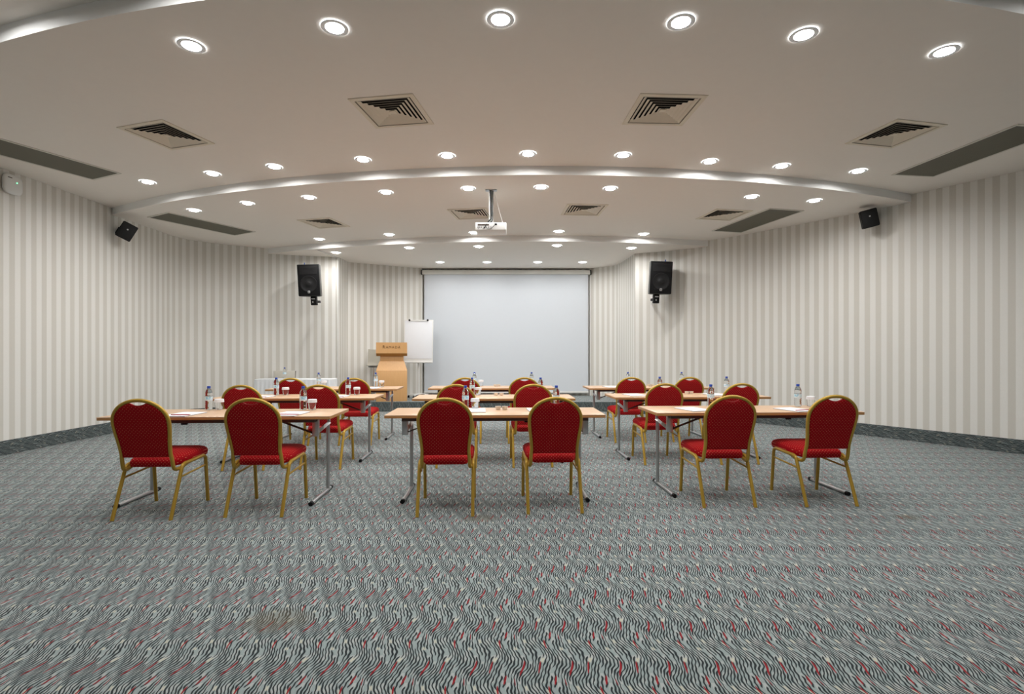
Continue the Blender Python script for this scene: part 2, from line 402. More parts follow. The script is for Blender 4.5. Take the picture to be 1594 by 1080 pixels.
vents = [(-3.60*k1, 5.37*k1, Z1, -17, 'square cream ceiling vent nearest the left wall, on the near ceiling level'),
 (-1.12*k1, 4.84*k1, Z1, -9, 'large square ceiling vent left of centre on the near ceiling level'),
 (1.41*k1, 4.81*k1, Z1, 3, 'large square ceiling vent right of centre on the near ceiling level'),
 (3.97*k1, 5.34*k1, Z1, 12, 'square ceiling vent beside the long dark grille at far right, near level'),
 (-3.12*k2, 8.54*k2, Z2, -14, 'small-looking ceiling vent beside the left dark grille, on the middle ceiling level'),
 (-0.63*k2, 7.96*k2, Z2, -9, 'ceiling vent directly left of the projector pole, middle ceiling level'),
 (1.08*k2, 7.74*k2, Z2, 4, 'ceiling vent right of the projector, near the middle of the room'),
 (3.30*k2, 8.02*k2, Z2, 10, 'ceiling vent touching the right-hand dark grille on the middle ceiling level')]
def ceiling(name, pts, z, holes):
    bm = nb(); loops = [pts] + holes; es = []
    for lp in loops:
        vs = [bm.verts.new((x, y, z)) for x, y in lp]
        for i in range(len(vs)): es.append(bm.edges.new((vs[i], vs[(i+1) % len(vs)])))
    bmesh.ops.triangle_fill(bm, use_beauty=True, use_dissolve=False, edges=es, normal=(0, 0, -1))
    bmesh.ops.recalc_face_normals(bm, faces=bm.faces)
    for f in bm.faces:
        if f.normal.z > 0: f.normal_flip()
    return struct(name, bm, 'ceil', recalc=False)
def holes_at(z):
    h = []
    for x, y, zz, _ in lights:
        if zz == z: h.append([(x+LIGHT_R*math.cos(2*PI*k/16), y+LIGHT_R*math.sin(2*PI*k/16)) for k in range(16)])
    for x, y, zz, a, _ in vents:
        if zz == z:
            ca, sa = math.cos(math.radians(a)), math.sin(math.radians(a)); q = 0.272
            h.append([(x+u*ca-v*sa, y+u*sa+v*ca) for u, v in ((-q, -q), (q, -q), (q, q), (-q, q))])
    return h
ceiling('ceiling', [(-7, -4.2), (9.4, -4.2)] + ARC[1][::-1], Z0, holes_at(Z0))
ceiling('ceiling_near', ARC[1] + ARC[2][::-1], Z1, holes_at(Z1))
ceiling('ceiling_middle', ARC[2] + ARC[3][::-1], Z2, holes_at(Z2))
ceiling('ceiling_far', ARC[3] + [(9.4, 13.4), (-7, 13.4)], Z3, holes_at(Z3))
for i, (a, b) in enumerate(((Z1, Z0), (Z2, Z1), (Z3, Z2))):
    bm = nb(); strip(bm, ARC[i+1], a, b); struct('trim_%d' % (i+1), bm, 'riser', recalc=False)
# white edge strip of the left corner and the cable duct on the ceiling above it
bm = nb(); box(bm, (cornL[0]-0.012, cornL[1]-0.012, (Z3+STAGE)/2+0.0), (0.03, 0.03, Z3-STAGE-0.01), 0.004); struct('trim_4', bm, 'trimw')
a = at(494, 388.5, Z3); b = Vector((cornL[0]-0.03, cornL[1]-0.03, Z3))
bm = nb(); tube(bm, [(a.x, a.y, Z3-0.008), (b.x, b.y, Z3-0.008)], 0.010, 6); struct('trim_5', bm, 'trimw')

# ---------------------------------------------------------------- downlights, vents, return-air grilles
root = thing('downlight', '', 'ceiling light')
n = 32
bm = nb(); lathe(bm, [(0.066, 0.016), (0.064, 0.0), (0.063, -0.009), (0.066, -0.010), (0.088, -0.010), (0.093, -0.008), (0.094, -0.0072)], n); lathe(bm, [(0.094, -0.001), (0.066, -0.0005), (0.066, 0.016)], n)
obj('trim_ring', bm, 'ring', root)
bm = nb(); lathe(bm, [(0.094, -0.0072), (0.0945, -0.001)], 20); obj('added_halo_edge', bm, 'halo_glow', root)  # luminous rim added to imitate a lens-bloom halo on the ceiling
bm = nb(); lathe(bm, [(0.0, -0.003), (0.040, -0.0025), (0.0636, -0.001)], 20); obj('diffuser', bm, 'lamp', root)
kd = Kind(root)
for x, y, z, lb in lights: kd.put((x, y, z), 0, lb, 'recessed downlights')

root = thing('ceiling_vent', '', 'vent')
bm = nb()
def sqring(bm, a, za, b, zb):
    A = [bm.verts.new((sx*a, sy*a, za)) for sx, sy in ((-1, -1), (1, -1), (1, 1), (-1, 1))]
    B = [bm.verts.new((sx*b, sy*b, zb)) for sx, sy in ((-1, -1), (1, -1), (1, 1), (-1, 1))]
    for k in range(4): bm.faces.new((A[k], A[(k+1) % 4], B[(k+1) % 4], B[k]))
def frustum(bm, a, za, b, zb, t):
    sqring(bm, a, za, b, zb); sqring(bm, b, zb, b-t, zb); sqring(bm, b-t, zb, a-t, za); sqring(bm, a-t, za, a, za)
sqring(bm, 0.305, 0.0, 0.305, -0.007); sqring(bm, 0.305, -0.007, 0.262, -0.009); sqring(bm, 0.262, -0.009, 0.262, 0.03)
sqring(bm, 0.262, 0.03, 0.268, 0.03); sqring(bm, 0.268, 0.03, 0.268, 0.0); sqring(bm, 0.268, 0.0, 0.305, 0.0)
for sx in (-1, 1):
    for sy in (-1, 1): box(bm, (sx*0.284, sy*0.284, -0.009), (0.006, 0.006, 0.003))
bmesh.ops.remove_doubles(bm, verts=bm.verts, dist=1e-5)
obj('frame', bm, 'vent', root)
bm = nb()
for i in range(6):
    a = 0.256-0.040*i
    frustum(bm, a-0.006, -0.006, a-0.034, 0.008, 0.003)
bmesh.ops.remove_doubles(bm, verts=bm.verts, dist=1e-6)
box(bm, (0, 0, -0.004), (0.055, 0.055, 0.006), 0.002)
obj('louvers', bm, 'vent', root, ang=20)
bm = nb(); sqring(bm, 0.267, 0.008, 0.267, 0.13)
bm.faces.new([bm.verts.new((sx*0.267, sy*0.267, 0.13)) for sx, sy in ((-1, -1), (1, -1), (1, 1), (-1, 1))])
bmesh.ops.remove_doubles(bm, verts=bm.verts, dist=1e-6)
obj('duct', bm, 'duct', root)
kv = Kind(root)
for x, y, z, a, lb in vents: kv.put((x, y, z), math.radians(a), lb, 'square ceiling vents')

root = thing('return_air_grille', '', 'vent')
bm = nb()
for sx in (-1, 1): box(bm, (sx*0.725, 0, -0.004), (0.03, 0.60, 0.010), 0.002)
for sy in (-1, 1): box(bm, (0, sy*0.292, -0.004), (1.42, 0.03, 0.010), 0.002)
obj('frame', bm, 'frame', root)
bm = nb(); box(bm, (0, 0, -0.003), (1.42, 0.56, 0.006)); obj('mesh_panel', bm, 'grille', root)
kg = Kind(root)
for x, y, z, a, lb in ((-5.51*k1, 5.95*k1, Z1, 66, 'long dark ceiling grille at the left edge, above the white wall box'),
                       (5.22*k1, 5.86*k1, Z1, 97, 'long dark ceiling grille at the right edge of the near ceiling level'),
                       (-5.17*k2, 8.64*k2, Z2, 61, 'long dark ceiling grille on the left of the middle ceiling level'),
                       (3.97*k2, 8.42*k2, Z2, 102.5, 'long dark ceiling grille on the right of the middle ceiling level')):
    kg.put((x, y, z), math.radians(a), lb, 'dark return air grilles')

# ---------------------------------------------------------------- banquet chairs
def build_chair():
    t = thing('banquet_chair', '', 'chair')
    # local: rear feet at y=0, front feet at y=.53, x to the right
    def lean(z): return 0.072-0.235*(z-0.43)
    R = 0.0142
    # back frame
    def hw(z):
        pts = [(0.43, 0.187), (0.50, 0.1815), (0.56, 0.185), (0.62, 0.193), (0.68, 0.2010), (0.72, 0.2042), (0.745, 0.2045)]
        for (a, b), (c, d) in zip(pts, pts[1:]):
            if z <= c:
                q = max(0, (z-a)/(c-a)); q = q*q*(3-2*q) if False else q
                return b+(d-b)*q
        return 0.2045
    side = [(0.204, 0.235, 0.386), (0.2, 0.185, 0.370), (0.195, 0.135, 0.362), (0.190, 0.098, 0.368), (0.1875, 0.080, 0.392)]
    zs = [0.43, 0.47, 0.50, 0.54, 0.58, 0.62, 0.66, 0.70, 0.72, 0.745]
    right = [(x, y, z) for x, y, z in side] + [(hw(z), lean(z), z) for z in zs]
    arch = []
    for k in range(1, 16):
        a = PI*k/16; z = 0.745+0.171*math.sin(a); arch.append((0.2045*math.cos(a), lean(z), z))
    left = [(-x, y, z) for x, y, z in right[::-1]]
    path = crom(right+arch+left, 2)
    bm = nb(); tube(bm, path, R, 12); obj('back_frame', bm, 'gold', t, 60)
    # upholstered back with a hand-hole scooped from its top edge
    IN = 0.010
    ol = []
    z0 = 0.468
    def hw2(z): return hw(z)-IN
    for z in (z0, 0.50, 0.54, 0.58, 0.62, 0.66, 0.70, 0.72, 0.745): ol.append((hw2(z), z))
    a_lim = math.acos(0.070/(0.2045-IN))
    for k in range(1, 13):
        a = a_lim*k/12; ol.append(((0.2045-IN)*math.cos(a), 0.745+(0.171-IN)*math.sin(a)))
    xe, ze = ol[-1]
    for k in range(1, 12):
        u = 1-2*k/12; ol.append((xe*u, ze-0.022*(1-u*u)))
    L_ = [(-x, z) for x, z in ol[:len(ol)-11][::-1]]
    ol = ol+L_
    ol = ol[::1]
    def mp(u, v, h): return (u, lean(v)+h, v)
    bm = nb()
    pad(bm, ol, mp, [(0.030, -0.016), (0.012, -0.014), (0.003, -0.010), (0.0, -0.004), (0.0, 0.006), (0.004, 0.016), (0.018, 0.028), (0.045, 0.034)])
    obj('backrest', bm, 'red', t, 50)
    pp = [mp(*(ol[i]), -0.006) for i in range(20, 20+13)]
    bm = nb(); tube(bm, pp, 0.0045, 6); obj('hand_hole_piping', bm, 'piping', t, 60)
    # seat
    ol = []
    for k in range(7): a = -PI/2+PI/2*k/6; ol.append((0.140+0.03*math.cos(a), 0.142+0.03*math.sin(a)))
    ol += [(0.176, 0.165), (0.196, 0.195), (0.208, 0.240), (0.213, 0.300), (0.215, 0.40)]
    for k in range(9): a = PI/2*k/8; ol.append((0.140+0.075*math.cos(a), 0.515+0.055*math.sin(a)))
    ol = ol+[(-x, y) for x, y in ol[::-1]]
    def mps(u, v, h): return (u, v, 0.390+h+0.022*(v-0.1)/0.45)
    bm = nb()
    pad(bm, ol, mps, [(0.015, -0.012), (0.004, -0.008), (0.0, 0.004), (-0.002, 0.028), (0.002, 0.040), (0.010, 0.052), (0.026, 0.062), (0.05, 0.069), (0.09, 0.074), (0.14, 0.076)])
    obj('seat', bm, 'red', t, 60)
    # legs, rails and stretchers
    for s in (-1, 1):
        X = s*0.2145
        bm = nb(); tube(bm, crom([(X, 0.0, 0.0), (X, 0.075, 0.19), (X, 0.143, 0.355), (X, 0.160, 0.382), (X, 0.190, 0.394)], 4), R, 10); obj('leg', bm, 'gold', t, 60)
        bm = nb(); tube(bm, crom([(X, 0.53, 0.0), (X, 0.510, 0.19), (X, 0.494, 0.352), (X, 0.482, 0.388), (X, 0.450, 0.402)], 4), R, 10); obj('leg', bm, 'gold', t, 60)
        bm = nb(); tube(bm, [(X, 0.188, 0.3935), (X, 0.452, 0.4025)], R, 10); obj('seat_rail', bm, 'gold', t, 60)
        bm = nb(); tube(bm, [(X, 0.120, 0.298), (X, 0.499, 0.318)], 0.0085, 8); obj('stretcher', bm, 'gold', t, 60)
    return t
YAW = math.radians(2.5)
kc = Kind(build_chair())
def ft(x): return (x-CX)/FPX
CH = [(-2.81, 3.895, 'leftmost of the nearest row, seat angled into view'),
      (-2.00, 3.972, 'second from the left in the nearest row, beside the table leg'),
      (-0.52, 3.985, 'left of the two at the nearest centre table'),
      (0.342, 4.06, 'right of the two at the nearest centre table'),
      (1.79, 4.218, 'left of the two at the nearest right table'),
      (2.645, 4.245, 'rightmost of the nearest row, alone against the striped wall'),
      (-2.90, 5.53, 'mostly hidden, at the left end of the second left table'),
      (-2.09, 5.59, 'at the right end of the second left table'),
      (-0.615, 5.65, 'left of the two at the second centre table'),
      (0.232, 5.68, 'right of the two at the second centre table'),
      (1.72, 5.81, 'left of the two at the second right table'),
      (2.59, 5.83, 'right of the two at the second right table'),
      (-3.00, 7.00, 'in front of the white-clothed table, at the farthest left table'),
      (-2.15, 7.02, 'nearest the wooden podium, at the farthest left table'),
      (-0.652, 7.15, 'left of two at the farthest centre table, mostly hidden'),
      (0.17, 7.175, 'right of two at the farthest centre table'),
      (1.67, 7.23, 'left of the two at the farthest right table'),
      (2.51, 7.30, 'right of the two at the farthest right table')]
for i, (x, y, lb) in enumerate(CH):
    kc.put((x, y, 0), YAW+math.radians((0.6, -0.5, 0.3, 0.8, -0.4, 0.2)[i % 6]), 'red banquet chair, '+lb, 'red banquet chairs')

# ---------------------------------------------------------------- folding tables
TW, TD, TH = 1.88, 0.58, 0.745
def build_table():
    t = thing('folding_table', '', 'table')          # origin: floor under the middle of the near edge
    bm = nb(); box(bm, (0, TD/2, TH-0.0035), (TW, TD, 0.007), 0.0015); obj('tabletop', bm, 'beech', t)
    bm = nb(); box(bm, (0, TD/2, TH-0.017), (TW-0.002, TD-0.002, 0.020), 0.003); obj('edge_band', bm, 'edge', t)
    bm = nb()
    for y in (0.055, TD-0.055): box(bm, (0, y, TH-0.042), (TW-0.28, 0.03, 0.030), 0.003)
    for x in (-1, 1): box(bm, (x*(TW/2-0.155), TD/2, TH-0.042), (0.03, TD-0.14, 0.030), 0.003)
    obj('under_frame', bm, 'dsteel', t)
    for x in (-0.27, 0.27):
        bm = nb(); box(bm, (x, 0.055, TH-0.064), (0.045, 0.025, 0.014), 0.003); obj('buffer', bm, 'black', t)
    for s in (-1, 1):
        X = s*(TW/2-0.155)
        bm = nb()
        box(bm, (X, 0.125, TH-0.115), (0.05, 0.035, 0.140), 0.003)               # near drop plate
        box(bm, (X, 0.475, TH-0.088), (0.022, 0.03, 0.085), 0.003)               # far drop plate
        a = Vector((X, 0.135, TH-0.160)); b = Vector((X, 0.480, TH-0.120))
        tube(bm, [a, b], 0.019, 4)
        obj('leg_bracket', bm, 'steel', t, 30)
        bm = nb(); tube(bm, [(X, 0.455, 0.028), (X, 0.455, TH-0.120)], 0.0165, 12); lg = obj('leg', bm, 'steel', t, 60)
        bm = nb(); tube(bm, [(X, 0.015, 0.018), (X, 0.53, 0.018)], 0.0155, 12); f = obj('foot_bar', bm, 'steel', t, 60)
        bm = nb(); tube(bm, [(X, -0.012, 0.018), (X, 0.024, 0.018)], 0.0178, 12); tube(bm, [(X, 0.522, 0.018), (X, 0.552, 0.018)], 0.0178, 12); obj('end_cap', bm, 'black', f, 60)
        for dy in (0.118, 0.147):
            bm = nb(); tube(bm, [(X-s*0.01, dy, TH-0.165), (X-s*0.30, dy, TH-0.055)], 0.005, 6); obj('brace', bm, 'dsteel', t, 60)
    return t
kt = Kind(build_table())
TB = {'L1': (-2.455, 4.235, 'nearest the camera on the left'), 'L2': (-2.545, 5.93, 'second from the camera on the left'), 'L3': (-2.61, 7.42, 'farthest on the left, before the podium'),
      'C1': (-0.14, 4.36, 'nearest the camera in the centre'), 'C2': (-0.206, 5.90, 'second from the camera in the centre'), 'C3': (-0.30, 7.60, 'farthest in the centre, before the screen'),
      'R1': (2.21, 4.545, 'nearest the camera on the right'), 'R2': (2.16, 6.10, 'second from the camera on the right'), 'R3': (2.09, 7.65, 'farthest on the right')}
for k, (x, y, lb) in TB.items():
    kt.put((x, y, 0), YAW if k[0] != 'C' else math.radians(1.5), 'beech folding table, '+lb, 'folding conference tables')
ZT = TH+0.0003

# ---------------------------------------------------------------- tableware
root = thing('water_bottle', '', 'bottle')
bm = nb(); lathe(bm, [(0, 0.002), (0.022, 0.0), (0.029, 0.004), (0.0315, 0.012), (0.0305, 0.03), (0.0315, 0.036), (0.0300, 0.05), (0.0315, 0.058), (0.0300, 0.07), (0.0315, 0.080), (0.0315, 0.128), (0.0302, 0.134), (0.0315, 0.141), (0.0312, 0.156), (0.0275, 0.172), (0.0195, 0.186), (0.0135, 0.194), (0.0125, 0.198), (0.0125, 0.204), (0, 0.204)], 24)
obj('bottle_body', bm, 'water', root, 60)
bm = nb(); lathe(bm, [(0.0319, 0.086), (0.0319, 0.124), (0.0325, 0.124), (0.0325, 0.086), (0.0319, 0.086)], 24); obj('paper_label', bm, 'label', root)
bm = nb(); lathe(bm, [(0, 0.218), (0.0135, 0.218), (0.0150, 0.215), (0.0150, 0.201), (0.0155, 0.201), (0.0155, 0.197), (0.0128, 0.197), (0.0128, 0.2045), (0, 0.2045)], 20); obj('bottle_cap', bm, 'cap', root)
kb = Kind(root)
root = thing('drinking_glass', '', 'glass')
bm = nb(); lathe(bm, [(0, 0.0), (0.028, 0.0), (0.031, 0.004), (0.0375, 0.095), (0.0360, 0.095), (0.0295, 0.012), (0, 0.010)], 24); obj('tumbler', bm, 'glass', root, 60)
bm = nb(); N = 48; rings = []
for r, z, am in ((0.0, 0.0975, 0), (0.030, 0.0975, 0), (0.0385, 0.0965, 0.0), (0.0400, 0.088, 0.0007), (0.0412, 0.068, 0.0016)):
    rings.append([bm.verts.new(((r+am*(1 if k % 2 else -1))*math.cos(2*PI*k/N), (r+am*(1 if k % 2 else -1))*math.sin(2*PI*k/N), z)) for k in range(N)] if r else [bm.verts.new((0, 0, z))])
for k in range(N): bm.faces.new((rings[0][0], rings[1][k], rings[1][(k+1) % N]))
for A, B in zip(rings[1:], rings[2:]):
    for k in range(N): bm.faces.new((A[k], A[(k+1) % N], B[(k+1) % N], B[k]))
obj('paper_lid', bm, 'paper', root, 20)
kgl = Kind(root)
def on(px, Y, off=(0, 0)): return ((px-CX)/FPX*Y+off[0], Y+off[1], ZT)
BT = [(325, 4.76, 'at the left place of the nearest left table, seen against the wall'), (472, 4.76, 'at the right place of the nearest left table'),
      (430, 6.38, 'at the left place of the second left table, before the white cloth'), (542, 6.42, 'at the right place of the second left table'),
      (496, 7.87, 'on the farthest left table, in front of the white tablecloth'), (585, 7.90, 'on the farthest left table, directly before the podium'),
      (724.5, 4.84, 'at the left place of the nearest centre table'), (866, 4.86, 'at the right place of the nearest centre table, behind the chair back'),
      (735, 6.37, 'at the left place of the second centre table'), (841.5, 6.38, 'at the right place of the second centre table, only its top showing'),
      (738.5, 8.06, 'at the left place of the farthest centre table'), (827.5, 8.08, 'at the right place of the farthest centre table, before the screen'),
      (1106.5, 5.02, 'at the left place of the nearest right table'), (1242, 5.06, 'at the right place of the nearest right table, standing clear'),
      (1027, 6.56, 'at the left place of the second right table, above a chair back'), (1131, 6.62, 'at the right place of the second right table'),
      (977.5, 8.10, 'at the left place of the farthest right table'), (1061, 8.14, 'at the right place of the farthest right table')]
for px, Y, lb in BT: kb.put(on(px, Y), 0.3*px, 'blue-capped water bottle '+lb, 'water bottles')
b = kb.put(((443-CX)/FPX*10.15, 10.15, 0.757), 0, 'clear water bottle with dark cap standing on the white tablecloth', 'water bottles')
GL = [(341, 4.78, 'beside the bottle at the left of the nearest left table'), (486, 4.75, 'beside the bottle at the right of the nearest left table'),
      (444.5, 6.38, 'on the left of the second left table'), (555.5, 6.42, 'on the right of the second left table'),
      (504.5, 7.84, 'on the farthest left table before the tablecloth'), (594, 7.90, 'on the farthest left table before the podium'),
      (739.5, 4.84, 'on the nearest centre table'), (744.5, 6.37, 'on the second centre table'), (748.5, 8.06, 'on the farthest centre table, before the screen'),
      (1262, 5.06, 'on the nearest right table, seen against the striped wall')]
for px, Y, lb in GL: kgl.put(on(px, Y), 0, 'paper-lidded tumbler '+lb, 'capped drinking glasses')
root = thing('snack_bowl', '', 'bowl')
bm = nb(); lathe(bm, [(0, 0.0), (0.019, 0.0), (0.021, 0.004), (0.0275, 0.030), (0.0285, 0.032), (0.0265, 0.032), (0.019, 0.008), (0, 0.007)], 20); obj('bowl_body', bm, 'bowl', root, 50)
bm = nb(); lathe(bm, [(0, 0.0255), (0.012, 0.0245), (0.0225, 0.020), (0.021, 0.0105), (0, 0.010)], 14); obj('sweets', bm, 'candy', root, 60)
kw = Kind(root)
for px, Y, lb in ((775.3, 4.76, 'left of the pair on the nearest centre table'), (785.9, 4.76, 'right of the pair on the nearest centre table'),
                  (772.2, 6.33, 'left of the pair on the second centre table'), (780.6, 6.33, 'right of the pair on the second centre table'),
                  (770.7, 8.0, 'left of the pair on the farthest centre table'), (776.3, 8.0, 'right of the pair on the farthest centre table'),
                  (1069.3, 6.55, 'left of the pair on the second right table'), (1076.0, 6.55, 'right of the pair on the second right table'),
                  (1009.5, 8.05, 'left of the pair on the farthest right table'), (1015.5, 8.05, 'right of the pair on the farthest right table')):
    kw.put(on(px, Y), 0, 'small white bowl of sweets, '+lb, 'small white bowls')
root = thing('notepad', '', 'notepad')
bm = nb(); box(bm, (0, 0, 0.0052), (0.21, 0.297, 0.004)); obj('paper_sheets', bm, 'paper', root)
bm = nb(); box(bm, (0, 0, 0.0016), (0.211, 0.298, 0.003)); obj('backing_board', bm, 'board', root)
kn = Kind(root)
root = thing('pencil', '', 'pencil')
bm = nb(); tube(bm, [(-0.085, 0, 0.0039), (0.075, 0, 0.0039)], 0.0039, 6); obj('shaft', bm, 'pencil', root, 20)
bm = nb(); tube(bm, [(0.075, 0, 0.0039), (0.0835, 0, 0.0039), (0.088, 0, 0.0039)], [0.0038, 0.0018, 0.0003], 8); obj('tip', bm, 'edge', root, 40)
kp = Kind(root)
NP = [('L1', -0.33, 0.155, -4, 1, 'in front of the leftmost near chair'), ('L1', 0.56, 0.155, -5, 1, 'beside the capped glass on the nearest left table'),
      ('L2', -0.42, 0.17, -4, 1, 'on the left of the second left table'), ('L2', 0.47, 0.17, -4, 1, 'on the right of the second left table'),
      ('L3', 0.54, 0.17, 0, 0, 'on the farthest left table before the podium'),
      ('C1', -0.20, 0.33, 3, 0, 'beside the bottle on the nearest centre table'), ('C1', 0.40, 0.33, 4, 0, 'behind the right chair of the nearest centre table'),
      ('R1', -0.52, 0.24, 14, 0, 'behind the left chair of the nearest right table'), ('R1', 0.40, 0.17, 14, 1, 'in front of the bottle at the right of the nearest right table'),
      ('R2', -0.63, 0.30, 8, 0, 'at the left of the second right table'), ('R2', 0.40, 0.30, 8, 0, 'at the right of the second right table'),
      ('R3', -0.55, 0.25, 8, 0, 'at the left of the farthest right table')]
for k, dx, dy, a, pen, lb in NP:
    tx, ty, _ = TB[k]; yw = YAW if k[0] != 'C' else math.radians(1.5)
    p = (tx+dx*math.cos(yw)-dy*math.sin(yw), ty+dx*math.sin(yw)+dy*math.cos(yw), ZT)
    kn.put(p, yw+math.radians(a), 'white notepad lying '+lb, 'white notepads')
    if pen: kp.put((p[0]-0.0+0.03, p[1]-0.09, ZT+0.0073), yw+math.radians(a-2), 'red pencil on the notepad '+lb.replace('of the nearest right table','of the near right table').replace('in front of the bottle','before the bottle'), 'red pencils')

# ---------------------------------------------------------------- projection screen
SYY = 12.60
xa, xb = ft(660.5)*SYY, ft(915.5)*SYY
t = thing('projection_screen', 'large white projection screen pulled down on the end wall', 'screen', ((xa+xb)/2, SYY, 0))
hw_ = (xb-xa)/2
def zY(py, Y): return CAM_H+(HY-py)/FPX*Y
bm = nb(); box(bm, (0, 0, (zY(427, SYY)+zY(610, SYY))/2), (2*hw_, 0.004, zY(427, SYY)-zY(610, SYY))); obj('fabric', bm, 'screen', t)
bm = nb(); box(bm, (0, 0.0, zY(424, SYY)), (2*hw_+0.10, 0.11, 0.105), 0.012); cs = obj('roller_case', bm, 'trimw', t)
for s in (-1, 1):
    bm = nb(); box(bm, (s*(hw_+0.060), 0.0, zY(424, SYY)), (0.022, 0.115, 0.112), 0.006); obj('end_cap', bm, 'black', cs)
bm = nb(); box(bm, (0, -0.002, zY(610.3, SYY)), (2*hw_+0.02, 0.02, 0.05), 0.008); obj('bottom_bar', bm, 'white', t)

# ---------------------------------------------------------------- projector
p = atY(764.5, 297, 6.86)
t = thing('projector', 'white projector hanging from a ceiling pole at mid room', 'projector', (p.x, 6.86, Z2))
zb = zY(352, 6.78)-Z2
bm = nb(); box(bm, (0.0, 0.07, zb), (0.41, 0.30, 0.105), 0.014, seg=3); bd = obj('body', bm, 'white', t, 40)
bm = nb(); box(bm, (-0.10, -0.081, zb+0.018), (0.15, 0.004, 0.022)); obj('vent_slots', bm, 'dsteel', bd)
bm = nb()
for x in (-0.17, -0.15, -0.125, -0.09, -0.06, -0.03, 0.0): box(bm, (x, -0.081, zb-0.012), (0.016, 0.005, 0.010))
for x in (-0.165, -0.10, -0.05): lathe(bm, [(0, 0), (0.006, 0), (0.006, 0.004), (0, 0.004)], 10, (x, -0.083, zb-0.036))
box(bm, (0.065, -0.081, zb+0.025), (0.030, 0.006, 0.024)); obj('ports', bm, 'black', bd)
bm = nb(); box(bm, (0.15, 0.225, zb), (0.09, 0.02, 0.07), 0.01); obj('lens', bm, 'black', bd)
bm = nb()
for x in (-0.022, 0.022): box(bm, (x, 0, (zb+0.05)/2-0.004), (0.014, 0.03, -(zb+0.05)-0.004), 0.002)
box(bm, (0, 0.012, (zb+0.05)/2-0.004), (0.05, 0.006, -(zb+0.05)-0.004)); obj('mount_pole', bm, 'white', t)
bm = nb(); box(bm, (0, 0, -0.005), (0.15, 0.09, 0.010), 0.003); obj('ceiling_plate', bm, 'steel', t)
bm = nb(); tube(bm, crom([(-0.004, -0.022, -0.01), (-0.002, -0.024, -0.2), (0.006, -0.026, zb+0.13), (-0.03, -0.06, zb+0.07), (-0.09, -0.092, zb-0.03)], 6), 0.0075, 6)
tube(bm, crom([(0.025, -0.02, -0.015), (0.022, -0.026, -0.25), (0.02, -0.028, zb+0.10), (-0.02, -0.03, zb+0.062), (-0.14, 0.0, zb+0.056)], 6), 0.006, 6)
tube(bm, crom([(0.06, -0.09, zb+0.02), (0.03, -0.098, zb-0.01), (0.0, -0.092, zb-0.035), (-0.04, -0.09, zb-0.036)], 5), 0.004, 6); obj('cable', bm, 'black', t, 60)
bm = nb(); tube(bm, [(0.035, 0.02, -0.01), (0.16, 0.06, zb+0.055)], 0.003, 6); obj('tie_rod', bm, 'white', t)

# ---------------------------------------------------------------- loudspeakers
def build_speaker(s):                  # s = +1: side seen on the right
    t = thing('loudspeaker', '', 'speaker')
    W, H, D = 0.43, 0.63, 0.34
    bm = nb()
    prism(bm, [(-W/2, -D/2, -H/2), (W/2, -D/2, -H/2), (W/2-0.02, 0.02, -H/2), (W/2-0.10, D/2, -H/2), (-W/2+0.10, D/2, -H/2), (-W/2+0.02, 0.02, -H/2)], (0, 0, H))
    bmesh.ops.bevel(bm, geom=list(bm.edges), offset=0.008, segments=2, affect='EDGES'); cab = obj('cabinet', bm, 'sidegrey', t, 40)
    F = -D/2
    bm = nb(); box(bm, (0, F-0.006, 0), (W-0.012, 0.016, H-0.012), 0.006); obj('front_baffle', bm, 'black', t)
    # horn: a flared rectangular mouth
    bm = nb(); z0 = 0.19
    def rect(w, h, y, zc): return [bm.verts.new((sx*w/2, y, zc+sz*h/2)) for sx, sz in ((-1, -1), (1, -1), (1, 1), (-1, 1))]
    A = rect(0.34, 0.16, F-0.016, z0); B = rect(0.31, 0.13, F-0.020, z0); D_ = rect(0.10, 0.045, F-0.0145, z0+0.01); 
    for P_, Q_ in ((A, B), (B, D_)):
        for k in range(4): bm.faces.new((P_[k], P_[(k+1) % 4], Q_[(k+1) % 4], Q_[k]))
    bm.faces.new(D_); obj('horn', bm, 'blackg', t, 20)
    def disc(name, mat, prof, zc):
        bm = nb(); lathe(bm, prof, 32); bmesh.ops.rotate(bm, cent=(0, 0, 0), matrix=Matrix.Rotation(PI/2, 3, 'X'), verts=bm.verts)
        bmesh.ops.translate(bm, vec=(0, F-0.014, zc), verts=bm.verts); return obj(name, bm, mat, t, 50)
    disc('woofer', 'blackg', [(0.165, 0.0), (0.162, 0.008), (0.150, 0.010), (0.140, 0.004), (0.05, 0.001), (0.045, 0.006), (0.03, 0.011), (0, 0.013)], -0.075)
    bm = nb(); box(bm, (0, F-0.027, -0.235), (0.046, 0.006, 0.046), 0.003); bg = obj('badge', bm, 'badge', t)
    bm = nb()
    for a in (PI/4, -PI/4): box(bm, (0, F-0.031, -0.235), (0.040, 0.003, 0.008), rot=None)
    vs = list(bm.verts)
    bmesh.ops.rotate(bm, cent=(0, F-0.031, -0.235), matrix=Matrix.Rotation(PI/4, 3, 'Y'), verts=vs[:8]); bmesh.ops.rotate(bm, cent=(0, F-0.031, -0.235), matrix=Matrix.Rotation(-PI/4, 3, 'Y'), verts=vs[8:])
    obj('badge_mark', bm, 'black', bg)
    bm = nb(); tube(bm, [(-s*0.10, -0.05, H/2-0.005), (-s*0.10, -0.05, H/2+0.045)], 0.011, 8); obj('plug', bm, 'blueplug', t)
    return t
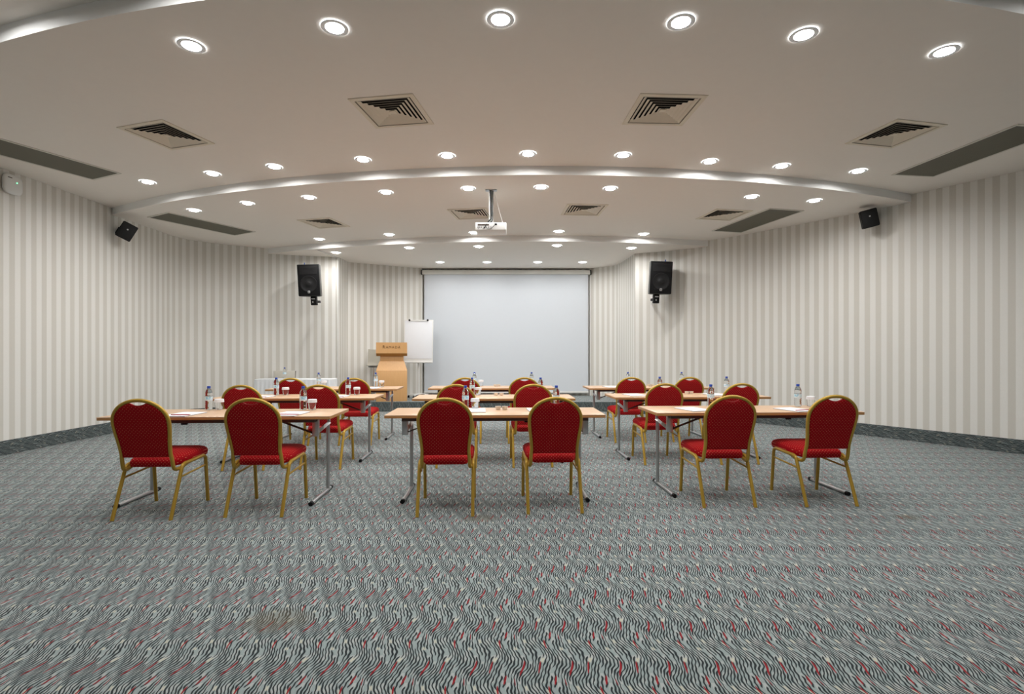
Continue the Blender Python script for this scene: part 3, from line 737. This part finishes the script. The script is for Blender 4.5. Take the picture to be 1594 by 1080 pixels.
def bracket(t, zlow, yback, xo):
    bm = nb(); box(bm, (xo, 0.02, zlow-0.09), (0.11, 0.12, 0.18), 0.01); br = obj('mounting_block', bm, 'black', t)
    bm = nb(); box(bm, (xo, -0.043, zlow-0.05), (0.07, 0.01, 0.022), 0.002); box(bm, (xo-0.01, -0.043, zlow-0.115), (0.02, 0.01, 0.03), 0.002); obj('bolt_heads', bm, 'badge', br)
    bm = nb(); box(bm, (xo, (yback+0.06)/2, zlow-0.10), (0.05, yback-0.06, 0.05), 0.005); obj('wall_arm', bm, 'black', t)
p = atY(484.5, 437, 10.42)
t = build_speaker(1); tag(t, 'large black loudspeaker on the wall left of the white corner strip', 'speaker', 'large wall loudspeakers'); t.location = p; t.rotation_euler = (math.radians(4), math.radians(-2), math.radians(5)); bracket(t, -0.315, 0.40, 0.03)
p = atY(1025.5, 433, 10.16)
t = build_speaker(-1); tag(t, 'large black loudspeaker on the wall right of the projection screen', 'speaker', 'large wall loudspeakers'); t.location = p; t.rotation_euler = (math.radians(4), math.radians(2), math.radians(-1)); bracket(t, -0.315, 0.36, -0.03)
def small_speaker(label, loc, rot, wallpt):
    t = thing('wall_speaker', label, 'speaker', loc, rot=rot, group='small wall speakers')
    bm = nb(); prism(bm, [(-0.105, -0.09, -0.13), (0.105, -0.09, -0.13), (0.09, 0.09, -0.13), (-0.09, 0.09, -0.13)], (0, 0, 0.26))
    bmesh.ops.bevel(bm, geom=list(bm.edges), offset=0.008, segments=2, affect='EDGES'); obj('cabinet', bm, 'black', t, 40)
    bm = nb(); box(bm, (0, -0.093, 0), (0.19, 0.008, 0.24), 0.003); g = obj('grille', bm, 'blackg', t)
    bm = nb(); lathe(bm, [(0, 0), (0.012, 0), (0.012, 0.003), (0, 0.005)], 12); bmesh.ops.rotate(bm, cent=(0, 0, 0), matrix=Matrix.Rotation(PI/2, 3, 'X'), verts=bm.verts); bmesh.ops.translate(bm, vec=(0, -0.097, 0.03), verts=bm.verts); obj('badge', bm, 'badge', t)
    # bracket from the back of the cabinet to the wall point
    bpy.context.view_layer.update()
    mw = (Matrix.Translation(loc) @ t.rotation_euler.to_matrix().to_4x4()).inverted()
    q = mw @ Vector(wallpt)
    bm = nb(); tube(bm, [(0, 0.08, 0), q], 0.018, 8); box(bm, q, (0.09, 0.09, 0.12), 0.01); obj('bracket', bm, 'black', t, 40)
    return t
lp = atY(198, 360.5, 8.10)
small_speaker('small black wall speaker high on the left striped wall', lp, (math.radians(8), math.radians(27), math.radians(36)), (-6.27, 8.22, lp.z+0.03))
rp = atY(1352, 340.5, 7.62)
small_speaker('small black wall speaker high on the right striped wall', rp, (math.radians(8), math.radians(-12), math.radians(-24)), (rp.x+0.17, rp.y+0.14, rp.z+0.05))

# white access box on the left wall
p = Vector((-6.29, 6.455, zY(287.5, 6.455)))
t = thing('wireless_access_box', 'flat white rounded box with green light on left wall', 'wall box', p, rot=(0, 0, 0))
bm = nb(); pad(bm, rrect(0.245, 0.245, 0.07), lambda u, v, h: (h, u, v), [(0.012, 0.0), (0.0, 0.006), (0.0, 0.024), (0.006, 0.034), (0.03, 0.040)]); obj('cover', bm, 'white', t, 50)
bm = nb(); box(bm, (0.041, 0.035, 0.03), (0.004, 0.012, 0.008)); obj('status_light', bm, 'led', t)
bm = nb(); box(bm, (0.0395, -0.055, 0.075), (0.003, 0.055, 0.010), rot=None); obj('vent_slit', bm, 'dsteel', t)

# ---------------------------------------------------------------- podium
PYf = 11.15
px0 = ft(609.6)*PYf
t = thing('podium', 'beech wooden podium with lettered head standing on the carpeted stage', 'podium', (px0, PYf, STAGE), math.radians(11))
bm = nb(); hwp = 0.328
box(bm, (0, 0.18, 0.335), (2*hwp, 0.36, 0.67), 0.004); obj('body', bm, 'podium', t)
bm = nb()
lo = [(-hwp, 0.0, 0.67), (hwp, 0.0, 0.67), (hwp, 0.36, 0.67), (-hwp, 0.36, 0.67)]; hi = [(-0.262, 0.11, 0.875), (0.262, 0.11, 0.875), (0.262, 0.345, 0.875), (-0.262, 0.345, 0.875)]
A = [bm.verts.new(q) for q in lo]; B = [bm.verts.new(q) for q in hi]
bm.faces.new(A[::-1]); bm.faces.new(B)
for k in range(4): bm.faces.new((A[k], A[(k+1) % 4], B[(k+1) % 4], B[k]))
obj('shoulder', bm, 'podium', t)
bm = nb(); box(bm, (0, 0.23, 0.93), (0.50, 0.22, 0.12), 0.003); obj('neck', bm, 'podium', t)
bm = nb()
prof = [(0.00, 1.045), (0.00, 1.280), (0.03, 1.280), (0.37, 1.19), (0.37, 0.985), (0.09, 0.985)]
prism(bm, [(-hwp, y, z) for y, z in prof], (2*hwp, 0, 0)); hd = obj('head', bm, 'podium', t)
bm = nb(); prism(bm, [(-hwp-0.001, -0.001, 1.045), (-hwp-0.001, 0.089, 0.984), (-hwp-0.001, 0.094, 0.990), (-hwp-0.001, 0.004, 1.051)], (2*hwp+0.002, 0, 0)); obj('lower_edge', bm, 'podium_lo', t)
# lettering in capitals of two sizes
def text_mesh(s, size):
    cu = bpy.data.curves.new('letters', 'FONT'); cu.body = s; cu.size = size; cu.extrude = 0.002; cu.resolution_u = 4
    o = bpy.data.objects.new('letters', cu); C.objects.link(o); bpy.context.view_layer.update()
    me = bpy.data.meshes.new_from_object(o.evaluated_get(bpy.context.evaluated_depsgraph_get()))
    bpy.data.objects.remove(o, do_unlink=True); return me
bm = nb(); xcur = 0.0
for ch, sz in (('R', 0.100), ('A', 0.080), ('M', 0.080), ('A', 0.080), ('D', 0.080), ('A', 0.080)):
    me = text_mesh(ch, sz); b2 = nb(); b2.from_mesh(me); xs = [v.co.x for v in b2.verts]; mn, mx = min(xs), max(xs)
    for v in b2.verts: v.co.x += xcur-mn
    me2 = bpy.data.meshes.new('letters'); b2.to_mesh(me2); b2.free(); bm.from_mesh(me2); bpy.data.meshes.remove(me2); bpy.data.meshes.remove(me)
    xcur += (mx-mn)*1.0+0.017
xcur -= 0.017
for v in bm.verts: v.co = Vector(((v.co.x-xcur/2)*0.37/xcur, -0.002-v.co.z, 1.150+v.co.y))
obj('lettering', bm, 'letter', hd, recalc=True)

# ---------------------------------------------------------------- flip chart
FY = 12.05
fx = ft(651.5)*FY
t = thing('flip_chart', 'white flip chart easel with blank paper between podium and screen', 'flip chart', (fx, FY, STAGE))
zt, zbm = zY(497.5, FY)-STAGE, zY(565, FY)-STAGE
RT = Matrix.Rotation(math.radians(-5), 3, 'X')
def fbx(bm, x, z, sx, sz, y, sy, bev=0.003):
    zc = (zt+zbm)/2; box(bm, (x, y-(z-zc)*(-0.07)*1.0, z), (sx, sy, sz), bev, rot=None)
bm = nb(); zc = (zt+zbm)/2; hh = zt-zbm
box(bm, (0, 0, 0), (0.68, 0.02, hh), 0.006); bmesh.ops.rotate(bm, cent=(0, 0, 0), matrix=RT, verts=bm.verts); bmesh.ops.translate(bm, vec=(0, 0, zc), verts=bm.verts); bo = obj('board', bm, 'white', t)
bm = nb(); box(bm, (0.0, -0.016, 0.035), (0.635, 0.010, hh-0.13), 0.002); bmesh.ops.rotate(bm, cent=(0, 0, 0), matrix=RT, verts=bm.verts); bmesh.ops.translate(bm, vec=(0, 0, zc), verts=bm.verts); obj('paper_pad', bm, 'paper', t)
bm = nb(); box(bm, (0, -0.022, hh/2-0.02), (0.46, 0.022, 0.03), 0.005); bmesh.ops.rotate(bm, cent=(0, 0, 0), matrix=RT, verts=bm.verts); bmesh.ops.translate(bm, vec=(0, 0, zc), verts=bm.verts); obj('clamp_bar', bm, 'white', t)
for x in (-0.215, 0.215):
    bm = nb(); lathe(bm, [(0, 0), (0.022, 0), (0.022, 0.02), (0, 0.022)], 12); bmesh.ops.rotate(bm, cent=(0, 0, 0), matrix=Matrix.Rotation(PI/2, 3, 'X'), verts=bm.verts); bmesh.ops.translate(bm, vec=(x, -0.03, hh/2-0.012), verts=bm.verts)
    bmesh.ops.rotate(bm, cent=(0, 0, 0), matrix=RT, verts=bm.verts); bmesh.ops.translate(bm, vec=(0, 0, zc), verts=bm.verts); obj('clamp_knob', bm, 'black', t)
bm = nb(); box(bm, (0, -0.035, -hh/2+0.015), (0.66, 0.06, 0.02), 0.005); bmesh.ops.rotate(bm, cent=(0, 0, 0), matrix=RT, verts=bm.verts); bmesh.ops.translate(bm, vec=(0, 0, zc), verts=bm.verts); obj('pen_tray', bm, 'white', t)
bm = nb(); tube(bm, [(0, 0.03, 0.075), (0, 0.03, zc)], 0.022, 14); obj('pole', bm, 'white', t)
for k in range(5):
    a = PI/2+2*PI*k/5+0.3; dx, dy = math.cos(a)*0.24, math.sin(a)*0.24
    bm = nb(); tube(bm, [(0, 0.03, 0.085), (dx, 0.03+dy, 0.065)], [0.022, 0.014], 8); lg = obj('base_arm', bm, 'white', t)
    bm = nb(); tube(bm, [(dx-0.018, 0.03+dy, 0.028), (dx+0.018, 0.03+dy, 0.028)], 0.027, 14); tube(bm, [(dx, 0.03+dy, 0.03), (dx, 0.03+dy, 0.07)], 0.008, 6); obj('castor', bm, 'black', lg, 40)
bm = nb(); x0 = ft(637)*11.8+0.16
pts = [(x0-0.03, 11.62, STAGE+0.012), (x0+0.02, 11.75, STAGE+0.012), (x0+0.0, 11.72, STAGE+0.06), (x0+0.08, 11.66, STAGE+0.10), (x0+0.2, 11.68, STAGE+0.11), (x0+0.3, 11.7, STAGE+0.05), (x0+0.36, 11.72, STAGE+0.012), (x0+0.45, 11.9, STAGE+0.012), (x0+0.62, 12.0, STAGE+0.012)]
tube(bm, crom(pts, 6), 0.009, 8)
tube(bm, crom([(x0-0.04, 11.66, STAGE+0.010), (x0+0.05, 11.60, STAGE+0.010), (x0+0.02, 11.54, STAGE+0.010), (x0-0.05, 11.58, STAGE+0.012), (x0+0.1, 11.62, STAGE+0.012)], 6), 0.009, 8)
tag(obj('power_cable', bm, 'black', None, 60), 'black cable coiled on the stage floor beside the podium', 'cable')

# ---------------------------------------------------------------- cloth-covered table, cream chair, bar stool
cx0, cx1, cy0, cy1 = -4.98, -3.50, 9.90, 10.33
t = thing('side_table', 'table hidden beneath the white cloth at the left wall', 'table', ((cx0+cx1)/2, (cy0+cy1)/2, 0))
bm = nb(); box(bm, (0, 0, 0.737), (cx1-cx0-0.06, cy1-cy0-0.05, 0.025), 0.004); obj('tabletop', bm, 'beech', t)
for sx in (-1, 1):
    for sy in (-1, 1):
        bm = nb(); tube(bm, [(sx*0.66, sy*0.15, 0), (sx*0.66, sy*0.15, 0.726)], 0.016, 10); obj('leg', bm, 'steel', t)
bm = nb(); ol = rrect(cx1-cx0, cy1-cy0, 0.05, 5); dense = []
for i in range(len(ol)):
    a, b = Vector(ol[i]), Vector(ol[(i+1) % len(ol)]); k = max(1, int((b-a).length/0.02))
    for j in range(k): dense.append(a+(b-a)*j/k)
rnd = random.Random(4); n = len(dense); s = 0; acc = []
for i in range(n): acc.append(s); s += (dense[(i+1) % n]-dense[i]).length
rings = []
for z, out, am in ((0.756, -0.012, 0.0), (0.752, 0.0, 0.0), (0.70, 0.006, 0.003), (0.50, 0.020, 0.010), (0.25, 0.030, 0.016), (0.012, 0.038, 0.020)):
    ring = []
    for i, p in enumerate(dense):
        tt = dense[(i+1) % n]-dense[i-1]; nr = Vector((tt.y, -tt.x)).normalized()
        wv = math.sin(acc[i]*2*PI/0.085+math.sin(acc[i]*3.1)*1.2)
        back_ = p.y > (cy1-cy0)/2-0.06
        if back_: ww = out*0.2
        else: ww = out+am*wv
        ring.append(bm.verts.new((p.x+nr.x*ww, p.y+nr.y*ww, z)))
    rings.append((ring))
for A, B in zip(rings, rings[1:]):
    for k in range(n):
        if A is not rings[0] and (dense[k].y > (cy1-cy0)/2-0.02 and dense[(k+1) % n].y > (cy1-cy0)/2-0.02 and abs(dense[k].x) < 0.66): continue
        bm.faces.new((A[k], A[(k+1) % n], B[(k+1) % n], B[k]))
bm.faces.new(rings[0])
tag(obj('tablecloth', bm, 'cloth', None, 60, loc=((cx0+cx1)/2, (cy0+cy1)/2, 0)), 'white pleated tablecloth hanging to the floor at the left wall', 'tablecloth')
t = thing('cream_chair', 'cream chair whose back rises behind the white tablecloth', 'chair', (-4.72, 10.41, 0))
bm = nb(); box(bm, (0, 0.255, 0.70), (0.44, 0.022, 0.385), 0.01); obj('backrest', bm, 'cream', t)
bm = nb(); box(bm, (0, 0.09, 0.45), (0.42, 0.29, 0.03), 0.01); obj('seat', bm, 'cream', t)
for sx in (-1, 1):
    bm = nb(); tube(bm, [(sx*0.19, -0.035, 0), (sx*0.19, -0.035, 0.436)], 0.011, 8); obj('leg', bm, 'steel', t)
    bm = nb(); tube(bm, [(sx*0.205, 0.245, 0), (sx*0.205, 0.245, 0.44), (sx*0.222, 0.270, 0.885)], 0.010, 8); obj('leg', bm, 'dsteel', t)
BY = 11.73
t = thing('bar_stool', 'cream high stool half hidden behind the wooden podium', 'stool', (ft(581.5)*BY, BY, STAGE))
bm = nb()
prof = [(-0.16, 0.775), (0.0, 0.76), (0.12, 0.77), (0.165, 0.82), (0.19, 0.95), (0.215, 1.13)]
pf = crom([(0, y, z) for y, z in prof], 4); rows = []
for q in pf:
    rows.append([bm.verts.new((u*(0.20+0.02*max(0, q.z-0.8)), q.y+abs(u)**2*(-0.03), q.z+0.012*abs(u)**2)) for u in (-1, -0.6, -0.2, 0.2, 0.6, 1)])
for A, B in zip(rows, rows[1:]):
    for k in range(5): bm.faces.new((A[k], A[k+1], B[k+1], B[k]))
bmesh.ops.solidify(bm, geom=list(bm.faces), thickness=0.016)
obj('shell_seat', bm, 'cream', t, 50, rot=(0, 0, math.radians(-8)))
bm = nb(); lathe(bm, [(0, 0.725), (0.11, 0.728), (0.125, 0.745), (0, 0.75)], 20); obj('seat_base', bm, 'black', t)
bm = nb(); tube(bm, [(0, 0, 0.02), (0, 0, 0.728)], 0.025, 14); obj('pole', bm, 'chrome', t)
bm = nb(); lathe(bm, [(0, 0.0), (0.16, 0.0), (0.16, 0.008), (0.05, 0.024), (0, 0.026)], 28); obj('base', bm, 'chrome', t)
